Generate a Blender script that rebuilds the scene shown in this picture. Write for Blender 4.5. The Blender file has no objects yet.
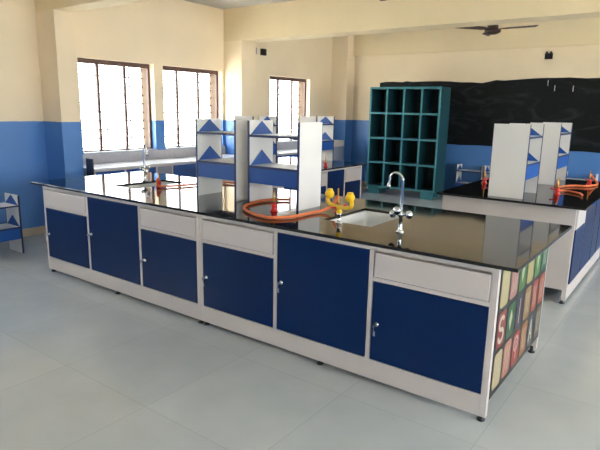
import bpy, bmesh, math, random
from mathutils import Vector, Matrix
random.seed(7)
C = bpy.context.scene.collection
PI = math.pi

# ------------------------------------------------------------------ materials
def lin(h):
    out = []
    for k in (0, 2, 4):
        v = int(h[k:k+2], 16) / 255
        out.append(v / 12.92 if v <= .04045 else ((v + .055) / 1.055) ** 2.4)
    return (*out, 1)

def mat(name, hexc, rough=.5, metal=0, spec=.5, coat=0, vary=0, scale=8, bump=0):
    m = bpy.data.materials.new(name); m.use_nodes = True
    nt = m.node_tree; b = nt.nodes['Principled BSDF']
    b.inputs['Base Color'].default_value = lin(hexc)
    b.inputs['Roughness'].default_value = rough
    b.inputs['Metallic'].default_value = metal
    b.inputs['Specular IOR Level'].default_value = spec
    b.inputs['Coat Weight'].default_value = coat
    if vary or bump:
        tc = nt.nodes.new('ShaderNodeTexCoord')
        n = nt.nodes.new('ShaderNodeTexNoise'); n.inputs['Scale'].default_value = scale
        n.inputs['Detail'].default_value = 4
        nt.links.new(tc.outputs['Object'], n.inputs['Vector'])
        if vary:
            hsv = nt.nodes.new('ShaderNodeHueSaturation'); hsv.inputs['Color'].default_value = lin(hexc)
            mr = nt.nodes.new('ShaderNodeMapRange')
            mr.inputs['From Min'].default_value = .3; mr.inputs['From Max'].default_value = .7
            mr.inputs['To Min'].default_value = 1 - vary; mr.inputs['To Max'].default_value = 1 + vary
            nt.links.new(n.outputs['Fac'], mr.inputs['Value'])
            nt.links.new(mr.outputs['Result'], hsv.inputs['Value'])
            nt.links.new(hsv.outputs['Color'], b.inputs['Base Color'])
        if bump:
            bp = nt.nodes.new('ShaderNodeBump'); bp.inputs['Strength'].default_value = bump
            bp.inputs['Distance'].default_value = .01
            nt.links.new(n.outputs['Fac'], bp.inputs['Height'])
            nt.links.new(bp.outputs['Normal'], b.inputs['Normal'])
    return m

RACKW = mat('rack_white_laminate', 'e2e1de', .4, vary=.02, scale=3)
WHITE = mat('white_laminate', 'cbc3bf', .38, vary=.02, scale=3)
DOORB = mat('blue_laminate', '012353', .3, spec=.22, vary=.05, scale=2)
LITB = mat('lit_blue_laminate', '15509e', .42, vary=.04, scale=3)  # same laminate as the doors, brightened to paint in better light
EDGEB = mat('dark_blue_edge_band', '22305c', .45)
GREYL = mat('grey_laminate', '8e96a8', .45, vary=.03, scale=3)
DGREY = mat('dark_grey_laminate', '44495a', .5)
CHROME = mat('chrome', 'dadde0', .09, 1)
STEEL = mat('brushed_steel', 'c6c9cc', .3, 1)
BRASS = mat('brass', 'b98a45', .28, 1)
RED = mat('red_enamel', 'd3261b', .3, coat=.3)
YELLOW = mat('yellow_enamel', 'f2c40c', .32, coat=.3)
RUBBER = mat('orange_rubber', 'd9703c', .55, vary=.08, scale=12)
BLACKP = mat('black_plastic', '0e0e10', .45)
SINKM = mat('sink_ware', 'd6d9dc', .22)
TEAL = mat('teal_paint', '1b4a55', .5, vary=.06, scale=5)
TEAL_LIT = mat('lit_teal_paint', '3d8490', .5, vary=.05, scale=5)  # the cupboard's teal lightened, window light painted onto front-facing parts
TEAL_UNLIT = mat('unlit_teal_paint', '0b2128', .55, vary=.08, scale=5)  # the same teal darkened, painting in the unlit pigeonhole interior
BROWN = mat('brown_frame_paint', '5a4038', .5)
GRILLE = mat('grille_paint', '1c1714', .5)
FANM = mat('fan_brown_paint', '3c241c', .4)
FANG = mat('fan_blade_paint', '4a3128', .42)
CREAMT = mat('skirting_tile', 'b9ab97', .35, vary=.04, scale=3)
CEIL = mat('ceiling_paint', 'c9c5bd', .85, vary=.02, scale=1.5)
BEAMM = mat('beam_paint', 'ead9b5', .8, vary=.03, scale=1.5)
REVEAL = mat('reveal_paint', 'e2dccb', .8)
SILL = mat('sill_stone', 'aeaeb6', .35, vary=.06, scale=20)
GLARE_STONE = mat('glare_counter_stone', 'd2d5d9', .25, vary=.04, scale=14)  # counter stone paled so its colour carries the window glare
FINM = mat('outer_fin_plaster', '5d4a38', .85, vary=.08, scale=6)
DOORW = mat('door_veneer', '6d4a30', .45, vary=.1, scale=4)
CONC = mat('outside_paving', 'b4b1a8', .9, vary=.1, scale=2)

def granite():
    m = mat('black_granite', '0b0a0a', .06, spec=.62)
    nt = m.node_tree; b = nt.nodes['Principled BSDF']
    tc = nt.nodes.new('ShaderNodeTexCoord'); v = nt.nodes.new('ShaderNodeTexVoronoi'); v.inputs['Scale'].default_value = 260
    r = nt.nodes.new('ShaderNodeValToRGB')
    r.color_ramp.elements[0].position = 0; r.color_ramp.elements[0].color = lin('35312c')
    r.color_ramp.elements[1].position = .22; r.color_ramp.elements[1].color = lin('0e0d0c')
    nt.links.new(tc.outputs['Object'], v.inputs['Vector']); nt.links.new(v.outputs['Distance'], r.inputs['Fac'])
    nt.links.new(r.outputs['Color'], b.inputs['Base Color'])
    return m
GRANITE = granite()

def wall_mat(name, cream, blue, zd=1.448):
    m = bpy.data.materials.new(name); m.use_nodes = True
    nt = m.node_tree; b = nt.nodes['Principled BSDF']; N = nt.nodes.new; L = nt.links.new
    g = N('ShaderNodeNewGeometry'); s = N('ShaderNodeSeparateXYZ'); L(g.outputs['Position'], s.inputs[0])
    n = N('ShaderNodeTexNoise'); n.inputs['Scale'].default_value = 1.3; n.inputs['Detail'].default_value = 6
    L(g.outputs['Position'], n.inputs['Vector'])
    n2 = N('ShaderNodeTexNoise'); n2.inputs['Scale'].default_value = 9; L(g.outputs['Position'], n2.inputs['Vector'])
    wob = N('ShaderNodeMath'); wob.operation = 'MULTIPLY_ADD'; wob.inputs[1].default_value = .012; L(n2.outputs['Fac'], wob.inputs[0]); L(s.outputs['Z'], wob.inputs[2])
    lt = N('ShaderNodeMath'); lt.operation = 'LESS_THAN'; lt.inputs[1].default_value = zd + .006; L(wob.outputs[0], lt.inputs[0])
    mx = N('ShaderNodeMix'); mx.data_type = 'RGBA'; mx.inputs['A'].default_value = lin(cream); mx.inputs['B'].default_value = lin(blue)
    L(lt.outputs[0], mx.inputs['Factor'])
    hsv = N('ShaderNodeHueSaturation'); L(mx.outputs['Result'], hsv.inputs['Color'])
    mr = N('ShaderNodeMapRange'); mr.inputs['From Min'].default_value = .3; mr.inputs['From Max'].default_value = .7
    mr.inputs['To Min'].default_value = .95; mr.inputs['To Max'].default_value = 1.04
    L(n.outputs['Fac'], mr.inputs['Value']); L(mr.outputs['Result'], hsv.inputs['Value'])
    L(hsv.outputs['Color'], b.inputs['Base Color'])
    ro = N('ShaderNodeMapRange'); ro.inputs['To Min'].default_value = .75; ro.inputs['To Max'].default_value = .42
    L(lt.outputs[0], ro.inputs['Value']); L(ro.outputs['Result'], b.inputs['Roughness'])
    return m
WALL = wall_mat('cream_over_blue_paint', 'f1e0c3', '4f84c8')

def floor_mat():
    m = bpy.data.materials.new('vitrified_tile'); m.use_nodes = True
    nt = m.node_tree; b = nt.nodes['Principled BSDF']; N = nt.nodes.new; L = nt.links.new
    g = N('ShaderNodeNewGeometry')
    mp = N('ShaderNodeMapping'); mp.inputs['Location'].default_value = (-.02, .22, 0); L(g.outputs['Position'], mp.inputs['Vector'])
    br = N('ShaderNodeTexBrick'); br.offset = 0; br.squash = 1
    br.inputs['Scale'].default_value = 1; br.inputs['Brick Width'].default_value = .8; br.inputs['Row Height'].default_value = .8
    br.inputs['Mortar Size'].default_value = .0025; br.inputs['Mortar Smooth'].default_value = .3
    br.inputs['Color1'].default_value = lin('b9c0c2'); br.inputs['Color2'].default_value = lin('b5bcbf'); br.inputs['Mortar'].default_value = lin('a6adb0')
    L(mp.outputs['Vector'], br.inputs['Vector'])
    n = N('ShaderNodeTexNoise'); n.inputs['Scale'].default_value = 3.5; n.inputs['Detail'].default_value = 8; L(g.outputs['Position'], n.inputs['Vector'])
    mr = N('ShaderNodeMapRange'); mr.inputs['From Min'].default_value = .3; mr.inputs['From Max'].default_value = .7
    mr.inputs['To Min'].default_value = .95; mr.inputs['To Max'].default_value = 1.04; L(n.outputs['Fac'], mr.inputs['Value'])
    hsv = N('ShaderNodeHueSaturation'); L(br.outputs['Color'], hsv.inputs['Color']); L(mr.outputs['Result'], hsv.inputs['Value'])
    L(hsv.outputs['Color'], b.inputs['Base Color'])
    b.inputs['Roughness'].default_value = .16; b.inputs['Specular IOR Level'].default_value = .5
    return m
FLOOR = floor_mat()

def board_mat():
    m = bpy.data.materials.new('chalk_smudged_black'); m.use_nodes = True
    nt = m.node_tree; b = nt.nodes['Principled BSDF']; N = nt.nodes.new; L = nt.links.new
    g = N('ShaderNodeNewGeometry')
    mp = N('ShaderNodeMapping'); mp.inputs['Rotation'].default_value = (0, .5, 0); mp.inputs['Scale'].default_value = (1.1, 1, 2.6)
    L(g.outputs['Position'], mp.inputs['Vector'])
    n = N('ShaderNodeTexNoise'); n.inputs['Scale'].default_value = 1.7; n.inputs['Detail'].default_value = 9; n.inputs['Distortion'].default_value = 1.2
    L(mp.outputs['Vector'], n.inputs['Vector'])
    r = N('ShaderNodeValToRGB')
    r.color_ramp.elements[0].position = .5; r.color_ramp.elements[0].color = lin('0c1012')
    r.color_ramp.elements[1].position = .82; r.color_ramp.elements[1].color = lin('333a3c')
    L(n.outputs['Fac'], r.inputs['Fac']); L(r.outputs['Color'], b.inputs['Base Color'])
    b.inputs['Roughness'].default_value = .65; b.inputs['Specular IOR Level'].default_value = .25
    return m
BOARD = board_mat()

def glass_mat():
    m = bpy.data.materials.new('window_glass'); m.use_nodes = True
    nt = m.node_tree; nt.nodes.clear(); N = nt.nodes.new; L = nt.links.new
    o = N('ShaderNodeOutputMaterial'); t = N('ShaderNodeBsdfTransparent'); gl = N('ShaderNodeBsdfGlossy'); gl.inputs['Roughness'].default_value = .01
    t.inputs['Color'].default_value = (.96, .97, .97, 1)
    f = N('ShaderNodeFresnel'); f.inputs['IOR'].default_value = 1.3
    gm = N('ShaderNodeNewGeometry'); inv = N('ShaderNodeMath'); inv.operation = 'SUBTRACT'; inv.inputs[0].default_value = 1; L(gm.outputs['Backfacing'], inv.inputs[1])
    mu = N('ShaderNodeMath'); mu.operation = 'MULTIPLY'; L(f.outputs[0], mu.inputs[0]); L(inv.outputs[0], mu.inputs[1])
    x = N('ShaderNodeMixShader'); L(mu.outputs[0], x.inputs[0]); L(t.outputs[0], x.inputs[1]); L(gl.outputs[0], x.inputs[2]); L(x.outputs[0], o.inputs[0])
    return m
GLASS = glass_mat()

# ------------------------------------------------------------------ mesh helpers
def box(bm, x0, x1, y0, y1, z0, z1, bev=0, mi=0):
    x0, x1 = sorted((x0, x1)); y0, y1 = sorted((y0, y1)); z0, z1 = sorted((z0, z1))
    M = Matrix.Translation(((x0+x1)/2, (y0+y1)/2, (z0+z1)/2)) @ Matrix.Diagonal((x1-x0, y1-y0, z1-z0, 1))
    r = bmesh.ops.create_cube(bm, size=1, matrix=M)
    fs = list({f for v in r['verts'] for f in v.link_faces})
    for f in fs: f.material_index = mi
    if bev:
        es = list({e for v in r['verts'] for e in v.link_edges})
        bmesh.ops.bevel(bm, geom=es, offset=bev, segments=2, profile=.5, affect='EDGES')

def tube(bm, pts, r, seg=10, cyclic=False, cap=True, radii=None, smooth=6):
    P = [Vector(p) for p in pts]
    if smooth and len(P) > 2:                      # Catmull-Rom through the points
        Q = []
        n = len(P)
        R0 = radii or [r] * n; RR = []
        for i in range(n - 1):
            a = P[max(i-1, 0)]; b = P[i]; c = P[i+1]; d = P[min(i+2, n-1)]
            for k in range(smooth):
                t = k / smooth
                Q.append(.5 * ((2*b) + (c-a)*t + (2*a-5*b+4*c-d)*t*t + (3*b-a-3*c+d)*t**3))
                RR.append(R0[i] * (1-t) + R0[i+1] * t)
        Q.append(P[-1]); RR.append(R0[-1]); P = Q
    else:
        RR = radii or [r] * len(P)
    rings = []; up = None
    for i, p in enumerate(P):
        t = (P[min(i+1, len(P)-1)] - P[max(i-1, 0)]).normalized()
        if up is None:
            up = Vector((0, 0, 1)) if abs(t.z) < .9 else Vector((1, 0, 0))
        s = t.cross(up)
        if s.length < 1e-5: s = t.orthogonal()
        s.normalize(); up = s.cross(t).normalized()
        rings.append([bm.verts.new(p + RR[i] * (math.cos(2*PI*k/seg) * s + math.sin(2*PI*k/seg) * up)) for k in range(seg)])
    for a, b in zip(rings, rings[1:]):
        for k in range(seg):
            f = bm.faces.new((a[k], a[(k+1) % seg], b[(k+1) % seg], b[k])); f.smooth = True
    if cap:
        bm.faces.new(rings[0][::-1]); bm.faces.new(rings[-1])

def lathe(bm, prof, seg=18, M=Matrix.Identity(4)):
    rings = []
    for r, z in prof:
        rings.append([bm.verts.new(M @ Vector((max(r, 1e-4) * math.cos(2*PI*k/seg), max(r, 1e-4) * math.sin(2*PI*k/seg), z))) for k in range(seg)])
    for a, b in zip(rings, rings[1:]):
        for k in range(seg):
            f = bm.faces.new((a[k], a[(k+1) % seg], b[(k+1) % seg], b[k])); f.smooth = True
    bm.faces.new(rings[0][::-1]); bm.faces.new(rings[-1])

def ball(bm, c, r, sc=(1, 1, 1), seg=14):
    M = Matrix.Translation(c) @ Matrix.Diagonal((*sc, 1))
    q = bmesh.ops.create_uvsphere(bm, u_segments=seg, v_segments=seg // 2 + 1, radius=r, matrix=M)
    for v in q['verts']:
        for f in v.link_faces: f.smooth = True

def prism(bm, poly, axis, a, b, mi=0):
    """poly: 2-D points; extruded along axis from a to b. axis x: (y,z)  axis y: (x,z)  axis z: (x,y)"""
    def P(p, t):
        return {'x': (t, p[0], p[1]), 'y': (p[0], t, p[1]), 'z': (p[0], p[1], t)}[axis]
    A = [bm.verts.new(P(p, a)) for p in poly]; B = [bm.verts.new(P(p, b)) for p in poly]
    fs = [bm.faces.new(A), bm.faces.new(B)]
    n = len(poly)
    for k in range(n): fs.append(bm.faces.new((A[k], A[(k+1) % n], B[(k+1) % n], B[k])))
    for f in fs: f.material_index = mi

def obj(name, bm, m, parent=None):
    bmesh.ops.recalc_face_normals(bm, faces=bm.faces[:])
    me = bpy.data.meshes.new(name); bm.to_mesh(me); bm.free()
    for x in (m if isinstance(m, (list, tuple)) else [m]): me.materials.append(x)
    o = bpy.data.objects.new(name, me); C.objects.link(o)
    if parent: o.parent = parent
    return o

def B(name, m, parent, *boxes, bev=0):
    bm = bmesh.new()
    for b in boxes: box(bm, *b, bev=bev)
    return obj(name, bm, m, parent)

def tag(o, label, cat, group=None):
    o['label'] = label; o['category'] = cat
    if group: o['group'] = group
    return o

def thing(name, label, cat, loc=(0, 0, 0), rz=0, group=None):
    o = bpy.data.objects.new(name, None); C.objects.link(o); o.empty_display_size = .1
    o.location = loc; o.rotation_euler = (0, 0, rz)
    return tag(o, label, cat, group)

def struct(o):
    o['kind'] = 'structure'; return o

def copy_tree(o, parent=None):
    c = o.copy(); C.objects.link(c)
    if parent: c.parent = parent
    for ch in list(o.children): copy_tree(ch, c)
    return c

# ------------------------------------------------------------------ the room
XL, XR, YB, YF, ZC = -6.06, 4.4, 7.9, -5.2, 3.28
T = .30
struct(B('floor', FLOOR, None, (XL-T, XR+T, YF-T, YB+T, -.12, 0)))
struct(B('ceiling', CEIL, None, (XL-T, XR+T, YF-T, YB+T, ZC, ZC+.12)))

ZS, ZH = 1.0, 2.28
def wall_with_holes(name, x0, x1, a0, a1, holes, axis):
    bm = bmesh.new()
    cuts = [a0] + [v for h in holes for v in h[:2]] + [a1]
    def bx(p, q, z0, z1):
        if axis == 'y': box(bm, x0, x1, p, q, z0, z1)
        else: box(bm, p, q, x0, x1, z0, z1)
    k = a0
    for h in holes:
        bx(k, h[0], 0, ZC)
        if h[2] > 0: bx(h[0], h[1], 0, h[2])
        bx(h[0], h[1], h[3], ZC)
        k = h[1]
    bx(k, a1, 0, ZC)
    bmesh.ops.remove_doubles(bm, verts=bm.verts[:], dist=1e-5)
    return struct(obj(name, bm, WALL))

LW = [(-3.9, -2.7), (-1.9, -.7), (1.49, 2.735), (2.91, 4.19), (5.48, 6.80)]  # first two are unseen, added to let in more light
wall_with_holes('wall_left', XL-T, XL, YF, YB, [(a, b, ZS, ZH) for a, b in LW], 'y')
RW = [(-4.8, -2.7), (-2.3, -.2), (.2, 2.3), (2.7, 4.1), (4.8, 7.2)]  # unseen windows, made large to raise the light in the room
wall_with_holes('wall_right', XR, XR+T, YF, YB, [(a, b, .9, 2.6) for a, b in RW], 'y')
wall_with_holes('wall_back', YB, YB+T, XL-T, XR+T, [], 'x')
FW = []
wall_with_holes('wall_front', YF-T, YF, XL-T, XR+T, FW, 'x')
struct(B('baseboard_left', CREAMT, None, (XL, XL+.012, YF, .965, 0, .1), (XL, XL+.012, 1.22, 4.24, 0, .1), (XL, XL+.012, 4.6, 7.6, 0, .1)))
struct(B('baseboard_back', CREAMT, None, (-5.65, XR, YB-.012, YB, 0, .1)))

# columns standing against the window wall, and the beams
for n, (y0, y1) in enumerate(((.965, 1.22), (4.24, 4.6), (7.6, YB))):
    struct(B('column', WALL, None, (XL, -5.65, y0, y1, 0, 2.76 if n < 2 else ZC)))
struct(B('ceiling_beam', BEAMM, None, (XL, XR, .965, 1.22, 2.76, ZC)))
struct(B('ceiling_beam', BEAMM, None, (XL, XR, 4.24, 4.6, 2.76, ZC)))
struct(B('ceiling_beam', BEAMM, None, (-5.65, XR, YB-.07, YB, 2.815, ZC)))

# windows
def window(n, plane, a, b, z0, z1, side):
    """side 'L' / 'R' on x walls, 'F' on the front wall; frame sits toward the outside of the wall"""
    root = struct(bpy.data.objects.new('window_%d' % n, None)); C.objects.link(root)
    root.location = {'L': (plane, a, z0), 'R': (plane, b, z0), 'F': (a, plane, z0)}[side]
    root.rotation_euler = (0, 0, {'L': PI/2, 'R': -PI/2, 'F': PI}[side])
    if side == 'F': root.location.x = b
    W, H = b - a, z1 - z0
    # local: x along the wall 0..W, y into the wall (towards outside), z up
    d0, d1 = .10, .145
    B('window_frame', BROWN, root, (0, W, d0, d1, H-.065, H), (0, W, d0, d1, 0, .035), (0, .035, d0, d1, .035, H-.065), (W-.035, W, d0, d1, .035, H-.065))
    for t in (.29, .645):
        B('mullion', BROWN, root, (t*W-.018, t*W+.018, d0+.005, d1-.005, .035, H-.05))
    B('window_pane', GLASS, root, (.03, W-.03, .120, .124, .035, H-.05))
    B('outer_reveal', FINM, root, (W-.012, W, d1, T, 0, H), (0, .012, d1, T, 0, H), (.012, W-.012, d1, T, H-.012, H))
    bm = bmesh.new()
    k = 10
    for i in range(k):
        z = .06 + (H-.14) * i / (k-1)
        tube(bm, [(.0, .27, z), (W, .27, z)], .011, seg=6)
    for t in (.12, .47, .8):
        tube(bm, [(t*W, .277, .0), (t*W, .277, H)], .007, seg=6)
    obj('window_grille', bm, GRILLE, root)
    B('window_sill', SILL, root, (-.0, W, -.025, d0, -.001, .018))
    return root
n = 1
for a, b in LW: window(n, XL, a, b, ZS, ZH, 'L'); n += 1
for a, b in RW: window(n, XR, a, b, .9, 2.6, 'R'); n += 1
for a, b, z0, z1 in FW: window(n, YF, a, b, z0, z1, 'F'); n += 1
struct(B('ground', CONC, None, (XL-40, XL-T-.02, -40, 50, -.5, -.4), (XR+T+.02, XR+40, -40, 50, -.5, -.4), (XL-T, XR+T, -40, YF-T-.02, -.5, -.4)))

# ------------------------------------------------------------------ cabinets
ZT = .88
def lock_on(door, x, z, key=True):
    bm = bmesh.new()
    lathe(bm, [(.015, 0), (.015, .003), (.0105, .004), (.0105, .010), (.008, .012)], 14, Matrix.Translation((x, -.004, z)) @ Matrix.Rotation(PI/2, 4, 'X'))
    l = obj('lock', bm, CHROME, door)
    if key:
        bm = bmesh.new()
        box(bm, x-.0015, x+.0015, -.034, -.014, z-.005, z+.005)
        lathe(bm, [(.011, -.0012), (.011, .0012)], 12, Matrix.Translation((x, -.042, z)) @ Matrix.Rotation(PI/2, 4, 'Y'))
        box(bm, x-.001, x+.001, -.046, -.040, z-.052, z-.012)
        box(bm, x-.001, x+.011, -.046, -.042, z-.06, z-.03, bev=.0008)
        obj('key', bm, STEEL, l)

def cabinet(label, W, D, mods, loc, rz=0, group=None, leftpost=True, rightpost=True, keys=True, white_back=True):
    root = thing('base_cabinet', label, 'cabinet', loc, rz, group or 'white base cabinets of the lab benches')
    z0, zk = .035, .165
    bx = [(.035, W-.035, .0, .018, z0, zk-.004)]                                # plinth face
    bx += [(0, .02, .035, D-.035, .13, ZT), (W-.02, W, .035, D-.035, .13, ZT)]        # end panels
    for x in ((0, W-.035) ):
        bx += [(x, x+.035, 0, .035, z0, ZT), (x, x+.035, D-.035, D, z0, ZT)]
    bx += [(.035, W-.035, D-.018, D, .06, ZT), (.02, W-.02, .062, D-.035, .14, .158), (.035, W-.035, 0, .02, .852, ZT)]
    for i, (a, b, k) in enumerate(mods):
        if i < len(mods)-1:
            c = mods[i+1][0]
            bx.append((b+.003, c-.003, 0, .03, .161, .852))
        if k == 'D': bx.append((max(a-.003, .035), min(b+.003, W-.035), .0, .02, .664, .69))
    bx.append((.035, W-.035, .05, .06, .161, .852))                       # inner front board behind the doors
    B('carcass', WHITE, root, *bx, bev=.0015)
    for a, b, k in mods:
        m = DOORB
        if k == 'G': m = GREYL
        top = .661 if k == 'D' else .850
        if k == 'D':
            bm = bmesh.new(); box(bm, a+.006, b-.006, -.006, .02, .692, .840, bev=.006)
            obj('drawer', bm, WHITE, root)
        bm = bmesh.new(); box(bm, a+.002, b-.002, -.004, .018, zk+.002, top, bev=.003)
        d = obj('cabinet_door', bm, m, root)
        if keys: lock_on(d, a+.04, .51 if k != 'D' else .40)
    for x in (.03, W*.5, W-.03):
        for y in (.03, D-.03):
            bm = bmesh.new(); lathe(bm, [(.022, 0), (.024, .008), (.012, .014), (.012, .05)], 12, Matrix.Translation((x, y, 0)))
            obj('foot', bm, BLACKP, root)
    return root

D1 = 1.148
S = [-4.414, -3.670, -2.921, -2.204, -1.470, -.738, 0]
def mods_for(lo, hi, kinds):
    out = []
    for i, k in zip(range(lo, hi), kinds):
        a, b = S[i]+.018, S[i+1]-.018
        if i == lo: a = S[i]+.033
        if i == hi-1: b = S[i+1]-.033
        out.append((a-S[lo], b-S[lo], k))
    return out
cabL = cabinet('long white base cabinet with three blue doors, far left half under the longest black worktop', S[3]-S[0]-.002, D1, mods_for(0, 3, 'DFD'), (S[0], 0, 0))
cabR = cabinet('long white base cabinet with colourful printed end panel, near half under the longest worktop', S[6]-S[3], D1, mods_for(3, 6, 'DFD'), (S[3], 0, 0))

# printed panel on the right end of the near cabinet
def printed_panel(parent, x):
    cols = ['17191f', 'd9cd8e', 'c98a80', '4d8a3c', 'c9bd72', '57a044', '2f7d5c', 'a23a38', '2c6b3a', '3a3852', 'b08a55', 'b5402f', 'c05636',
            'e0cfa0', 'd9917c', 'b8332f', 'b5763f', '4a5668', '6f6656', 'f3ead2', 'e3f0c9', 'e8c8c0']
    ms = [mat('print_ink', c, .4) for c in cols]
    for k in ms[1:]:                                # muted printing inks
        q = k.node_tree.nodes['Principled BSDF'].inputs['Base Color']; q.default_value = [v * .5 for v in q.default_value[:3]] + [1]
    bm = bmesh.new()
    y0, y1, z0, z1 = .037, D1-.037, .131, .878
    box(bm, x, x+.004, y0, y1, z0, z1, mi=0)
    cw = (y1-y0) / 6; zr = [(.640, .862), (.405, .612), (.165, .378)]
    for r in range(3):
        for c in range(6):
            a = y0 + cw*c + .016; b = y0 + cw*(c+1) - .016; lo, hi = zr[r]
            poly = []
            for cx, cz, st in ((b-.03, hi-.03, 0), (a+.03, hi-.03, 1), (a+.03, lo+.03, 2), (b-.03, lo+.03, 3)):
                for k in range(4):
                    t = st*PI/2 + k/3*PI/2; poly.append((cx+.03*math.cos(t), cz+.03*math.sin(t)))
            prism(bm, poly, 'x', x+.004, x+.0052, mi=1+r*6+c)
            # pale swirling marks printed on each tile
            my, mz, h, w = (a+b)/2, (lo+hi)/2, (hi-lo)*.34, (b-a)*.28
            kind = (r, c)
            X = x + .0056
            def stroke(pts, wd, mi):
                n0 = len(bm.faces)
                P = [Vector((0, p[0], p[1])) for p in pts]
                L_, R_ = [], []
                for i, p in enumerate(P):
                    t = (P[min(i+1, len(P)-1)] - P[max(i-1, 0)]).normalized(); nn = Vector((0, -t.z, t.y))
                    L_.append((p + nn*wd)[1:]); R_.append((p - nn*wd)[1:])
                for i in range(len(P)-1):
                    prism(bm, [L_[i], L_[i+1], R_[i+1], R_[i]], 'x', x+.0052, X, mi=mi)
            if kind == (1, 0):
                stroke([(my + w*math.cos(t)*(1 if t < PI*1.5 else 1), mz + h*.5 + h*.5*math.sin(t)) for t in [k*PI/8 for k in range(1, 13)]] +
                       [(my + w*math.cos(t), mz - h*.5 + h*.5*math.sin(t)) for t in [PI/2 - k*PI/8 for k in range(1, 13)]], .012, 19)
            elif kind == (2, 2):
                stroke([(my + w*math.cos(t), mz + .03 + h*.6*math.sin(t)) for t in [k*PI/8 for k in range(17)]], .010, 21)
                stroke([(my, mz+.05), (my+.01, mz-h)], .009, 21)
            elif kind == (2, 4):
                stroke([(my-w, mz-h), (my-w*.2, mz+h)], .010, 19); stroke([(my-w*.2, mz+h), (my+w*.6, mz-h)], .010, 19)
                stroke([(my-w*.6, mz-.02), (my+w*.3, mz-.02)], .008, 19)
            elif kind == (1, 2):
                stroke([(my, mz-h*1.1), (my+.006, mz+h*1.1)], .008, 21)
            elif kind in ((1, 1), (0, 2), (0, 4)):
                prism(bm, [(my-w*.8, mz), (my, mz+h*.9), (my+w*.7, mz+.01), (my-.005, mz-h*.9)], 'x', x+.0052, X, mi=20)
            else:
                rr = random.Random(r*10+c)
                for q in range(3):
                    oy = my + (q-1)*w*.8
                    stroke([(oy + rr.uniform(-.012, .012), mz - h + 2*h*k/4) for k in range(5)], .004, 19)
    return obj('printed_panel', bm, ms, parent)
pp = printed_panel(cabR, S[6]-S[3])
pp['label'] = 'dark panel printed with rows of bright coloured tiles'

def worktop(label, x0, x1, y0, y1, holes, z0=.88, z1=.90, cut=None):
    xs = sorted({x0, x1, *[v for h in holes for v in h[:2]]}); ys = sorted({y0, y1, *[v for h in holes for v in h[2:]]})
    bm = bmesh.new(); V = {}
    def gv(x, y):
        if (x, y) not in V: V[(x, y)] = bm.verts.new((x, y, z1))
        return V[(x, y)]
    for a, b in zip(xs, xs[1:]):
        for c, d in zip(ys, ys[1:]):
            mx, my = (a+b)/2, (c+d)/2
            if any(h[0] < mx < h[1] and h[2] < my < h[3] for h in holes): continue
            bm.faces.new((gv(a, c), gv(b, c), gv(b, d), gv(a, d)))
    e = bmesh.ops.extrude_face_region(bm, geom=bm.faces[:])
    for v in e['geom']:
        if isinstance(v, bmesh.types.BMVert): v.co.z = z0
    bmesh.ops.recalc_face_normals(bm, faces=bm.faces[:])
    sharp = [ed for ed in bm.edges if len(ed.link_faces) == 2 and ed.calc_face_angle(0) > 1]
    bmesh.ops.bevel(bm, geom=sharp, offset=.0025, segments=2, profile=.5, affect='EDGES')
    o = obj('worktop', bm, GRANITE); return tag(o, label, 'worktop', 'black granite worktops')

SR = (-1.335, -.955, .37, .96)
SL = (-3.80, -3.46, .37, 1.0)
worktop('longest polished black granite worktop, across the middle of the room', -4.60, .094, -.022, 1.34, [SR, SL])

def sink(label, r):
    x0, x1, y0, y1 = r
    W, H = x1-x0, y1-y0
    o = thing('sink', label, 'sink', ((x0+x1)/2, (y0+y1)/2, .70), 0, 'sinks in the long worktop')
    bm = bmesh.new()
    def ring(dx, dy, z, rc):
        out = []
        for cx, cy, st in ((dx-rc, dy-rc, 0), (-dx+rc, dy-rc, 1), (-dx+rc, -dy+rc, 2), (dx-rc, -dy+rc, 3)):
            for k in range(5):
                t = st*PI/2 + k/4*PI/2; out.append(bm.verts.new((cx+rc*math.cos(t), cy+rc*math.sin(t), z)))
        return out
    R = [ring(W/2+.012, H/2+.012, .179, .02), ring(W/2-.008, H/2-.008, .179, .03), ring(W/2-.012, H/2-.012, .17, .035), ring(W/2-.025, H/2-.025, .02, .05), ring(W/2-.06, H/2-.06, .006, .05), ring(.03, .03, 0, .028)]
    for a, b in zip(R, R[1:]):
        for k in range(20):
            f = bm.faces.new((a[k], a[(k+1) % 20], b[(k+1) % 20], b[k])); f.smooth = True
    obj('basin', bm, SINKM, o)
    bm = bmesh.new(); lathe(bm, [(.033, -.004), (.036, .002), (.03, .005), (.02, .003)], 18)
    obj('drain', bm, STEEL, o)
    return o
sink('pale sink basin let into the long black worktop beside the yellow eyewash', SR)
sink('pale sink basin let into the far left end of the long black worktop', SL)

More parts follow.
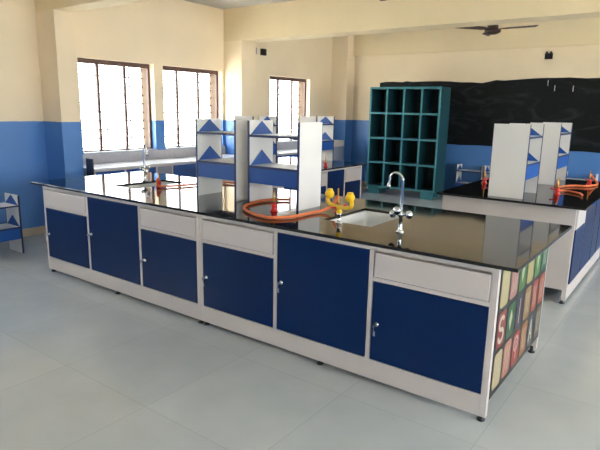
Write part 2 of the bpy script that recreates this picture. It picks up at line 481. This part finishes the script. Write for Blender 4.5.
# ------------------------------------------------------------------ bench fittings
def faucet(label, loc, rz, s=1.0):
    """gooseneck lab tap: spout points to local -x"""
    o = thing('faucet', label, 'faucet', loc, rz, 'gooseneck faucets on the long worktop')
    bm = bmesh.new(); lathe(bm, [(.027, 0), (.027, .006), (.016, .014), (.0125, .02), (.0125, .10), (.018, .105), (.018, .125), (.0125, .13)], 18)
    obj('stem', bm, CHROME, o)
    bm = bmesh.new()
    R = .05; H = .325
    pts = [(0, 0, .12), (0, 0, .2), (0, 0, H)] + [(-R + R*math.cos(t), 0, H + R*math.sin(t)) for t in [k*PI/8 for k in range(1, 8)]] + [(-2*R, 0, H), (-2*R-.004, 0, H-.03)]
    tube(bm, pts, .0085, 12)
    sp = obj('spout', bm, CHROME, o)
    bm = bmesh.new(); lathe(bm, [(.0105, 0), (.0115, .02), (.0095, .04)], 12, Matrix.Translation((-2*R-.006, 0, H-.06)))
    obj('nozzle', bm, CHROME, sp)
    bm = bmesh.new(); ball(bm, (0, 0, .115), .021, (1, 1, 1.1)); tube(bm, [(-.05, 0, .113), (.05, 0, .118)], .010, 10)
    obj('valve_body', bm, CHROME, o)
    for a, z in ((PI, .110), (0, .121), (-PI/2, .145)):
        bm = bmesh.new()
        M = Matrix.Translation((math.cos(a)*.045, math.sin(a)*.03, z)) @ Matrix.Rotation(a, 4, 'Z') @ Matrix.Rotation(PI/2, 4, 'Y')
        lathe(bm, [(.010, -.01), (.012, 0), (.023, .006), (.027, .018), (.024, .028), (.012, .034), (.004, .036)], 14, M)
        obj('handle', bm, CHROME, o)
    return o
faucet('chrome gooseneck faucet at the right end of the longest worktop', (-.735, .355, .9), -.15)
faucet('chrome gooseneck faucet at the far left end of the longest worktop', (-3.85, .79, .9), PI*.9)

def gas_tap(label, loc, rz=0, tall=.115):
    o = thing('gas_tap', label, 'gas tap', loc, rz, 'red bench gas taps')
    bm = bmesh.new(); lathe(bm, [(.030, 0), (.031, .006), (.023, .014), (.019, .035), (.023, .040), (.023, .055), (.012, .062)], 18)
    obj('base', bm, RED, o)
    bm = bmesh.new(); lathe(bm, [(.009, .058), (.009, .075), (.012, .078), (.007, .084), (.0075, .10), (.0055, .103), (.007, .118), (.005, .122), (.006, .06+tall), (.003, .062+tall)], 12)
    obj('nozzle', bm, BRASS, o)
    bm = bmesh.new(); tube(bm, [(0, 0, .047), (.028, -.006, .048), (.052, -.012, .054)], .006, 8, radii=[.006, .007, .009]); ball(bm, (.054, -.012, .055), .011)
    obj('lever', bm, RED, o)
    return o
gas_tap('red gas tap with brass nozzle under the near reagent rack on the long worktop', (-1.789, .375, .9), 2.4, .11)
gas_tap('red gas tap with brass nozzle just behind the yellow eyewash', (-1.40, .66, .9), .6, .12)
gas_tap('red gas tap beside the left sink of the long worktop', (-3.395, .60, .9), -.4, .08)
gas_tap('red gas tap at the front left of the right-hand bench, beside its rack', (-1.12, 3.2, .9), 1.2, .09)
gas_tap('red gas tap on the right-hand bench, the nearer of two joined by orange tubing', (-.315, 2.87, .9), 3.4, .10)
gas_tap('red gas tap with brass nozzle at the far right of the right-hand bench', (-.20, 3.92, .9), 2.6, .10)
gas_tap('red gas tap on the far bench below the blue corner wall', (-3.32, 3.36, .9), 3.0, .13)

def hose(label, pts, r=.010):
    bm = bmesh.new(); tube(bm, pts, r, 10, smooth=8)
    return tag(obj('rubber_hose', bm, RUBBER), label, 'hose', 'orange rubber hoses')
hose('thick orange rubber hose looped in front of the near reagent rack', [(-1.98, .82, .9135), (-2.075, .72, .9135), (-2.11, .60, .9135), (-2.085, .42, .9135), (-1.97, .24, .9135), (-1.75, .125, .9135), (-1.60, .12, .9135), (-1.51, .25, .9135), (-1.50, .45, .9135), (-1.47, .58, .92), (-1.43, .635, .96), (-1.40, .66, 1.028)], .0115)
hose('orange rubber hose from the left sink running behind the left reagent rack', [(-3.395, .60, .980), (-3.385, .58, .985), (-3.365, .555, .955), (-3.345, .56, .920), (-3.30, .66, .9135), (-3.25, .80, .9135), (-3.225, .93, .9135), (-3.195, 1.10, .9135), (-3.10, 1.22, .9135), (-2.95, 1.25, .9135), (-2.8, 1.24, .9135)], .010)
hose('orange rubber hose crossing the right-hand bench between its two right gas taps', [(-.315, 2.87, 1.0), (-.325, 2.90, 1.005), (-.35, 2.99, .975), (-.39, 3.2, .925), (-.38, 3.45, .9135), (-.30, 3.62, .9135), (-.20, 3.67, .9135), (-.135, 3.80, .9135), (-.125, 3.95, .9135), (-.15, 4.07, .925), (-.18, 4.02, .97), (-.195, 3.96, 1.005), (-.20, 3.92, 1.0)], .011)
hose('short orange rubber hose lying loose on the front right of the right-hand bench', [(-.34, 2.99, .9135), (-.335, 3.06, .9135), (-.27, 3.11, .9135), (-.20, 3.08, .9135), (-.135, 3.0, .9135), (-.10, 2.9, .9135)], .010)

def eyewash(loc, rz):
    o = thing('eyewash', 'yellow two-headed bench eyewash on chrome stem near the right sink', 'eyewash', loc, rz)
    bm = bmesh.new(); lathe(bm, [(.026, 0), (.026, .005), (.014, .010), (.012, .055), (.017, .057), (.017, .066), (.012, .07)], 16)
    obj('base', bm, CHROME, o)
    bm = bmesh.new(); lathe(bm, [(.014, .064), (.020, .068), (.020, .083), (.015, .087), (.016, .094), (.021, .098), (.021, .114), (.014, .122)], 16)
    obj('stem', bm, YELLOW, o)
    for s in (1, -1):
        bm = bmesh.new()
        tube(bm, [(0, 0, .112), (s*.035, .0, .112), (s*.088, .0, .116), (s*.118, 0, .130), (s*.124, 0, .152), (s*.112, 0, .175)], .0135, 12, radii=[.0125, .0125, .013, .0135, .014, .015])
        a = obj('arm', bm, YELLOW, o)
        bm = bmesh.new(); ball(bm, (s*.104, 0, .188), .033, (1, 1, .95), 18)
        lathe(bm, [(.021, .0), (.021, .012), (.016, .014)], 14, Matrix.Translation((s*.104, 0, .210)))
        obj('spray_head', bm, YELLOW, a)
    bm = bmesh.new(); box(bm, -.028, -.012, -.045, -.012, .10, .112, bev=.002); tube(bm, [(-.02, -.012, .105), (0, 0, .105)], .006, 8)
    obj('push_lever', bm, RED, o)
    return o
eyewash((-1.185, .335, .9), -.28)

# ------------------------------------------------------------------ reagent racks
def rack(label, W, loc, rz=0, D=.30, H=.662):
    """front faces local -y"""
    o = thing('reagent_rack', label, 'rack', loc, rz, 'white and blue reagent racks')
    t = .018
    for x in (0, W-t):
        bm = bmesh.new(); box(bm, x, x+t, .003, D-.003, 0, H, bev=.0008)
        p = obj('side_panel', bm, RACKW, o)
        for y in (0, D-.003):
            B('edge_band', EDGEB, p, (x-.001, x+t+.001, y, y+.003, 0, H))
    for z in (.553, .31):
        bm = bmesh.new(); box(bm, t, W-t, .004, D-.004, z-t, z)
        s = obj('shelf', bm, RACKW, o)
        for y in (.001, D-.004):
            B('edge_band', EDGEB, s, (t, W-t, y, y+.003, z-t, z+.001))
    for y in (.004, D-.022):
        B('fascia', LITB, o, (t, W-t, y, y+t, .17, .31-t))
    for x0 in (t, W-t-.006):
        for z, h in ((.553, .106), (.31, .118)):
            bm = bmesh.new(); prism(bm, [(.014, z), (D-.014, z), (D*.5, z+h)], 'x', x0, x0+.006)
            obj('corner_panel', bm, LITB, o)
    return o
rack('white and blue reagent rack on the long worktop, the left of two', .47, (-2.765, .50, .9))
rack('white and blue reagent rack on the long worktop, the nearer right of two', .512, (-2.166, .50, .9))
RB = PI/2
rack('white and blue reagent rack at the near end of the right-hand bench', .50, (-.487, 2.33, .9), RB, .32)
rack('white and blue reagent rack on the far end of the right-hand bench', .60, (-.487, 3.60, .9), RB, .32)
rack('white and blue reagent rack on the far left bench, half hidden behind the near rack', .48, (-3.74, 2.35, .9), RB)
rack('white and blue reagent rack on the far left bench in front of the blue corner', .48, (-3.74, 3.72, .9), RB)
rack('spare blue and white rack standing on the floor by the left wall', .50, (-5.285, -.31, 0), RB)
rack('spare reagent rack on the floor under the blackboard, next to the teal pigeonholes', .50, (-3.06, 7.56, 0))
rack('spare reagent rack on the floor under the blackboard, beside the near white rack panel', .50, (-2.52, 7.56, 0))
rack('spare reagent rack on the floor at the far right under the blackboard', .50, (-1.13, 7.56, 0))

# ------------------------------------------------------------------ right-hand and far benches
def side_bench(xf, y0, y1, D, mods, lab):
    W = y1 - y0
    c = cabinet(lab, W, D, mods, (xf, y0, 0), RB, keys=False)
    return c
side_bench(-.045, 2.33, 4.25, 1.195, [(.09, .52, 'D'), (.555, 1.10, 'F'), (1.135, 1.48, 'F'), (1.515, 1.887, 'D')], 'white base cabinet of the right-hand bench, blue doors along its right side')
worktop('black granite worktop of the right-hand bench under two racks', -1.255, .045, 2.2, 4.35, [])
side_bench(-3.23, 2.3, 4.19, 1.3, [(.033, .50, 'F'), (.536, .95, 'D'), (.986, 1.40, 'F'), (1.436, 1.857, 'D')], 'white base cabinet of the far left bench, behind the long worktop')
worktop('black granite worktop of the far left bench in front of the windows', -4.62, -3.18, 2.2, 4.26, [])

# ------------------------------------------------------------------ counter along the window wall
ZW = .86
def counter_cabinet(label, y0, y1, mods, gap=None):
    W = y1 - y0
    o = thing('counter_cabinet', label, 'cabinet', (-5.49, y0, 0), RB, 'cabinets below the window counter')
    D = .545 if gap is None else gap
    bx = [(0, .02, 0, D, .08, ZW-.022), (W-.02, W, 0, D, .08, ZW-.022), (.02, W-.02, D-.012, D, .08, ZW-.022), (0, W, .04, .058, 0, .08),
          (.02, W-.02, .05, D-.012, .08, .098), (.02, W-.02, .0, .02, ZW-.045, ZW-.022), (.02, W-.02, .05, .062, .1, ZW-.05)]
    for a, b, k in mods[:-1]: bx.append((b+.002, b+.033, 0, .03, .08, ZW-.03))
    B('carcass', WHITE, o, *bx)
    for a, b, k in mods:
        bm = bmesh.new(); box(bm, a, b, -.006, .018, .085, ZW-.048, bev=.002)
        d = obj('cabinet_door', bm, GREYL if k == 'G' else LITB, o)
        lock_on(d, a+.04, .5, key=False)
    return o
counter_cabinet('blue and grey cabinet below the counter under the first two windows', 1.27, 4.22, [(.022, .45, 'F'), (.487, .98, 'F'), (1.015, 1.27, 'G'), (1.305, 1.98, 'F'), (2.015, 2.44, 'F'), (2.475, 2.928, 'F')])
counter_cabinet('blue cabinet below the counter under the window beyond the column', 4.62, 6.82, [(.022, .55, 'F'), (.587, 1.1, 'F'), (1.135, 1.65, 'F'), (1.685, 2.178, 'F')])
bm = bmesh.new()
box(bm, -6.055, -5.455, 1.255, 4.235, ZW-.022, ZW); box(bm, -5.645, -5.455, 4.235, 4.605, ZW-.022, ZW); box(bm, -6.055, -5.455, 4.605, 6.83, ZW-.022, ZW)
bmesh.ops.remove_doubles(bm, verts=bm.verts[:], dist=1e-4)
wt = tag(obj('worktop', bm, GLARE_STONE), 'narrow stone counter running along the wall under the windows', 'worktop')
B('backsplash', SILL, wt, (-6.055, -6.04, 1.255, 4.235, ZW, .995), (-6.055, -6.04, 4.605, 6.83, ZW, .995))
tag(B('end_board', DGREY, None, (-5.62, -5.47, 1.243, 1.253, .0, .99)), 'dark grey upright board closing the window counter beside the left column', 'board')
o = thing('tall_cupboard', 'grey cupboard with a white top at the far end of the window counter', 'cupboard', (-5.47, 6.85, 0), RB)
B('carcass', WHITE, o, (0, .43, .02, .56, 0, .91), (0, .43, 0, .56, .905, 1.025), bev=.003)
B('cupboard_door', GREYL, o, (.012, .418, .0, .02, .06, .9), bev=.002)

# ------------------------------------------------------------------ teal pigeonhole cupboard
o = thing('pigeonhole_cupboard', 'tall teal cupboard with sixteen open pigeonholes on the back wall', 'cupboard', (-4.72, 7.0, 0))
W, D, H = 1.485, .45, 2.115
Z0 = .14
tt = .036
B('carcass', TEAL, o, (0, tt, 0, D, Z0, H), (W-tt, W, 0, D, Z0, H), (tt, W-tt, 0, D, Z0, Z0+tt), (tt, W-tt, 0, D, H-tt, H), bev=.002)
B('back_panel', TEAL_UNLIT, o, (tt, W-tt, D-.012, D, Z0+tt, H-tt))
cx = (W-tt)/4; cz = (H-Z0-tt)/4
for k in range(1, 4):
    B('divider', TEAL, o, (k*cx, k*cx+tt, .004, D-.012, Z0+tt, H-tt))
for k in range(1, 4):
    B('shelf', TEAL, o, *[(j*cx+tt, (j+1)*cx, .002, D-.012, Z0+k*cz, Z0+k*cz+tt) for j in range(4)])
bx = [(0, tt, -.006, 0, Z0, H), (W-tt, W, -.006, 0, Z0, H)]  # strips added to carry the painted lit tone of the front edges
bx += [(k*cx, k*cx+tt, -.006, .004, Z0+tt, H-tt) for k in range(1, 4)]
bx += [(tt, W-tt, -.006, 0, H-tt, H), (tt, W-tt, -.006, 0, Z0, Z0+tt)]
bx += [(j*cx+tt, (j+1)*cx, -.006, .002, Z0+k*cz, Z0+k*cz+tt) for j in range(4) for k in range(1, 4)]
fl = B('lit_front_edging', TEAL_LIT, o, *bx); fl['label'] = 'front edging around the pigeonholes, its teal lightened as if lit'
for x in (.03, W-.29):
    for y in (.01, D-.10):
        B('foot', TEAL_LIT, o, (x, x+.22, y, y+.08, 0, Z0), bev=.003)

# ------------------------------------------------------------------ blackboard, wall fittings, fans
bm = bmesh.new()
top = [(-5.0, 2.245)]
rr = random.Random(3)
x = -5.0
while x < 2.4:
    x += rr.uniform(.09, .3)
    base = 2.262 if x < -3.35 else (2.225 if x < -2.6 else 2.262 + .018*min(1, (x+2.6)))
    top.append((min(x, 2.4), base + rr.uniform(-.012, .012)))
bot = [(2.4, 1.03)] + [(2.4 - k*.37, 1.022 + rr.uniform(-.012, .012)) for k in range(1, 20)] + [(-5.0, 1.02)]
prism(bm, top + bot, 'y', YB-.004, YB-.0002)
tag(obj('blackboard', bm, BOARD), 'long rough-edged blackboard with faint chalk smudges on the back wall', 'blackboard')
for i, (px, z) in enumerate(((-1.62, 2.19), (-1.50, 2.10), (-1.20, 2.09))):
    bm = bmesh.new(); tube(bm, [(px, YB-.004, z+.05), (px, YB-.02, z+.05), (px, YB-.022, z), (px, YB-.016, z-.04)], .006, 6)
    tag(obj('wall_hook', bm, STEEL), ['pale hook on the blackboard, highest and leftmost of three', 'pale hook on the blackboard, middle of three', 'pale hook on the blackboard, rightmost of three'][i], 'hook', 'hooks on the blackboard')
o = thing('wall_socket', 'small dark fitting high on the back wall above the blackboard', 'wall socket', (-1.66, YB, 2.66))
B('back_plate', BLACKP, o, (-.065, .065, -.02, 0, -.05, .05), bev=.004)
for s in (-1, 1):
    B('prong', BLACKP, o, (s*.035-.015, s*.035+.015, -.03, -.0, .05, .08), bev=.003)
for i, (y, m) in enumerate(((4.99, GREYL), (5.26, BLACKP))):
    o = thing('junction_box', ['small grey box high on the window wall beside the middle column', 'small dark box high on the window wall, right of the grey one'][i], 'junction box', (XL, y, 2.70), 0, 'boxes high on the window wall')
    B('case', m, o, (-.004, .05, -.06, .06, -.075, .04), bev=.004)
    B('cover', m, o, (.05, .056, -.05, .05, -.065, .03), bev=.002)

def fan(label, loc, rot, drop, blades=3):
    o = thing('ceiling_fan', label, 'ceiling fan', loc, rot, 'brown ceiling fans')
    bm = bmesh.new(); lathe(bm, [(.02, -.085), (.06, -.08), (.125, -.05), (.13, -.01), (.09, .0), (.085, .06), (.05, .075), (.03, .08)], 22)
    obj('motor', bm, FANM, o)
    bm = bmesh.new(); lathe(bm, [(.014, .05), (.014, drop-.05)], 10); obj('down_rod', bm, FANM, o)
    bm = bmesh.new(); lathe(bm, [(.02, drop-.09), (.065, drop-.04), (.07, drop)], 16); obj('canopy', bm, FANM, o)
    for k in range(blades):
        a = 2*PI*k/blades
        M = Matrix.Rotation(a, 4, 'Z') @ Matrix.Rotation(.32, 4, 'X')
        bm = bmesh.new()
        prism(bm, [(.11, -.02), (.2, -.045), (.68, -.062), (.70, -.05), (.70, .05), (.68, .062), (.2, .05), (.11, .02)], 'z', -.005, .003)
        bmesh.ops.transform(bm, matrix=M, verts=bm.verts[:])
        obj('blade', bm, FANG, o)
    return o
fan('dark brown ceiling fan beyond the beam, above the blackboard', (-2.28, 6.62, 3.0), -.05, ZC-3.0)
fan('dark ceiling fan in front of the beam, cut off by the top of the picture', (-2.11, 3.55, 3.04), PI*.28, ZC-3.04)

# ------------------------------------------------------------------ camera and light
cz_, yaw, pitch, roll, f = 1.65387, 0.632256, 0.210501, 0.019101, 540.2754
fw = Vector((-math.sin(yaw)*math.cos(pitch), math.cos(yaw)*math.cos(pitch), -math.sin(pitch)))
r = Vector((math.cos(yaw), math.sin(yaw), 0)); u = r.cross(fw)
r2 = r*math.cos(roll) + u*math.sin(roll); u2 = r2.cross(fw)
cam = bpy.data.cameras.new('camera'); co = bpy.data.objects.new('camera', cam); C.objects.link(co)
M = Matrix((r2, u2, -fw)).transposed().to_4x4(); M.translation = (.741763, -2.74369, cz_)
co.matrix_world = M
cam.sensor_width = 36; cam.sensor_fit = 'HORIZONTAL'; cam.lens = 36*f/600; cam.clip_start = .05
sc = bpy.context.scene; sc.camera = co

w = bpy.data.worlds.new('overcast_sky'); sc.world = w; w.use_nodes = True
nt = w.node_tree; bg = nt.nodes['Background']
tc = nt.nodes.new('ShaderNodeTexCoord'); sx = nt.nodes.new('ShaderNodeSeparateXYZ'); nt.links.new(tc.outputs['Generated'], sx.inputs[0])
rp = nt.nodes.new('ShaderNodeValToRGB')
rp.color_ramp.elements[0].position = 0; rp.color_ramp.elements[0].color = (.95, .975, 1, 1)
rp.color_ramp.elements[1].position = 1; rp.color_ramp.elements[1].color = (.92, .96, 1, 1)
nt.links.new(sx.outputs['Z'], rp.inputs['Fac']); nt.links.new(rp.outputs['Color'], bg.inputs['Color'])
bg.inputs['Strength'].default_value = 6.5

sl = bpy.data.lights.new('sun', 'SUN'); sl.energy = 50; sl.angle = .01; sl.color = (1, .96, .9)
so = bpy.data.objects.new('sun', sl); C.objects.link(so); so.location = (0, 20, 20)
so.rotation_euler = Vector((0, -.62, -.78)).to_track_quat('-Z', 'Y').to_euler()

def portal(loc, rot, sx_, sy_):
    l = bpy.data.lights.new('window_portal', 'AREA'); l.shape = 'RECTANGLE'; l.size = sx_; l.size_y = sy_
    l.cycles.is_portal = True
    o = bpy.data.objects.new('window_portal', l); C.objects.link(o); o.location = loc; o.rotation_euler = rot
for a, b in LW: portal((XL-T-.01, (a+b)/2, (ZS+ZH)/2), (0, -PI/2, 0), ZH-ZS, b-a)
for a, b in RW: portal((XR+T+.01, (a+b)/2, 1.75), (0, PI/2, 0), 1.7, b-a)
for a, b, z0, z1 in FW: portal(((a+b)/2, YF-T-.01, 1.7), (PI/2, 0, 0), b-a, 1.6)

sc.cycles.max_bounces = 10; sc.cycles.diffuse_bounces = 6; sc.cycles.glossy_bounces = 5; sc.cycles.transparent_max_bounces = 12
sc.cycles.caustics_reflective = False; sc.cycles.caustics_refractive = False
sc.cycles.sample_clamp_indirect = 6
sc.cycles.use_denoising = True
vs = sc.view_settings
vs.view_transform = 'Standard'; vs.look = 'None'; vs.gamma = 1; vs.use_curve_mapping = False
vs.exposure = 1.25
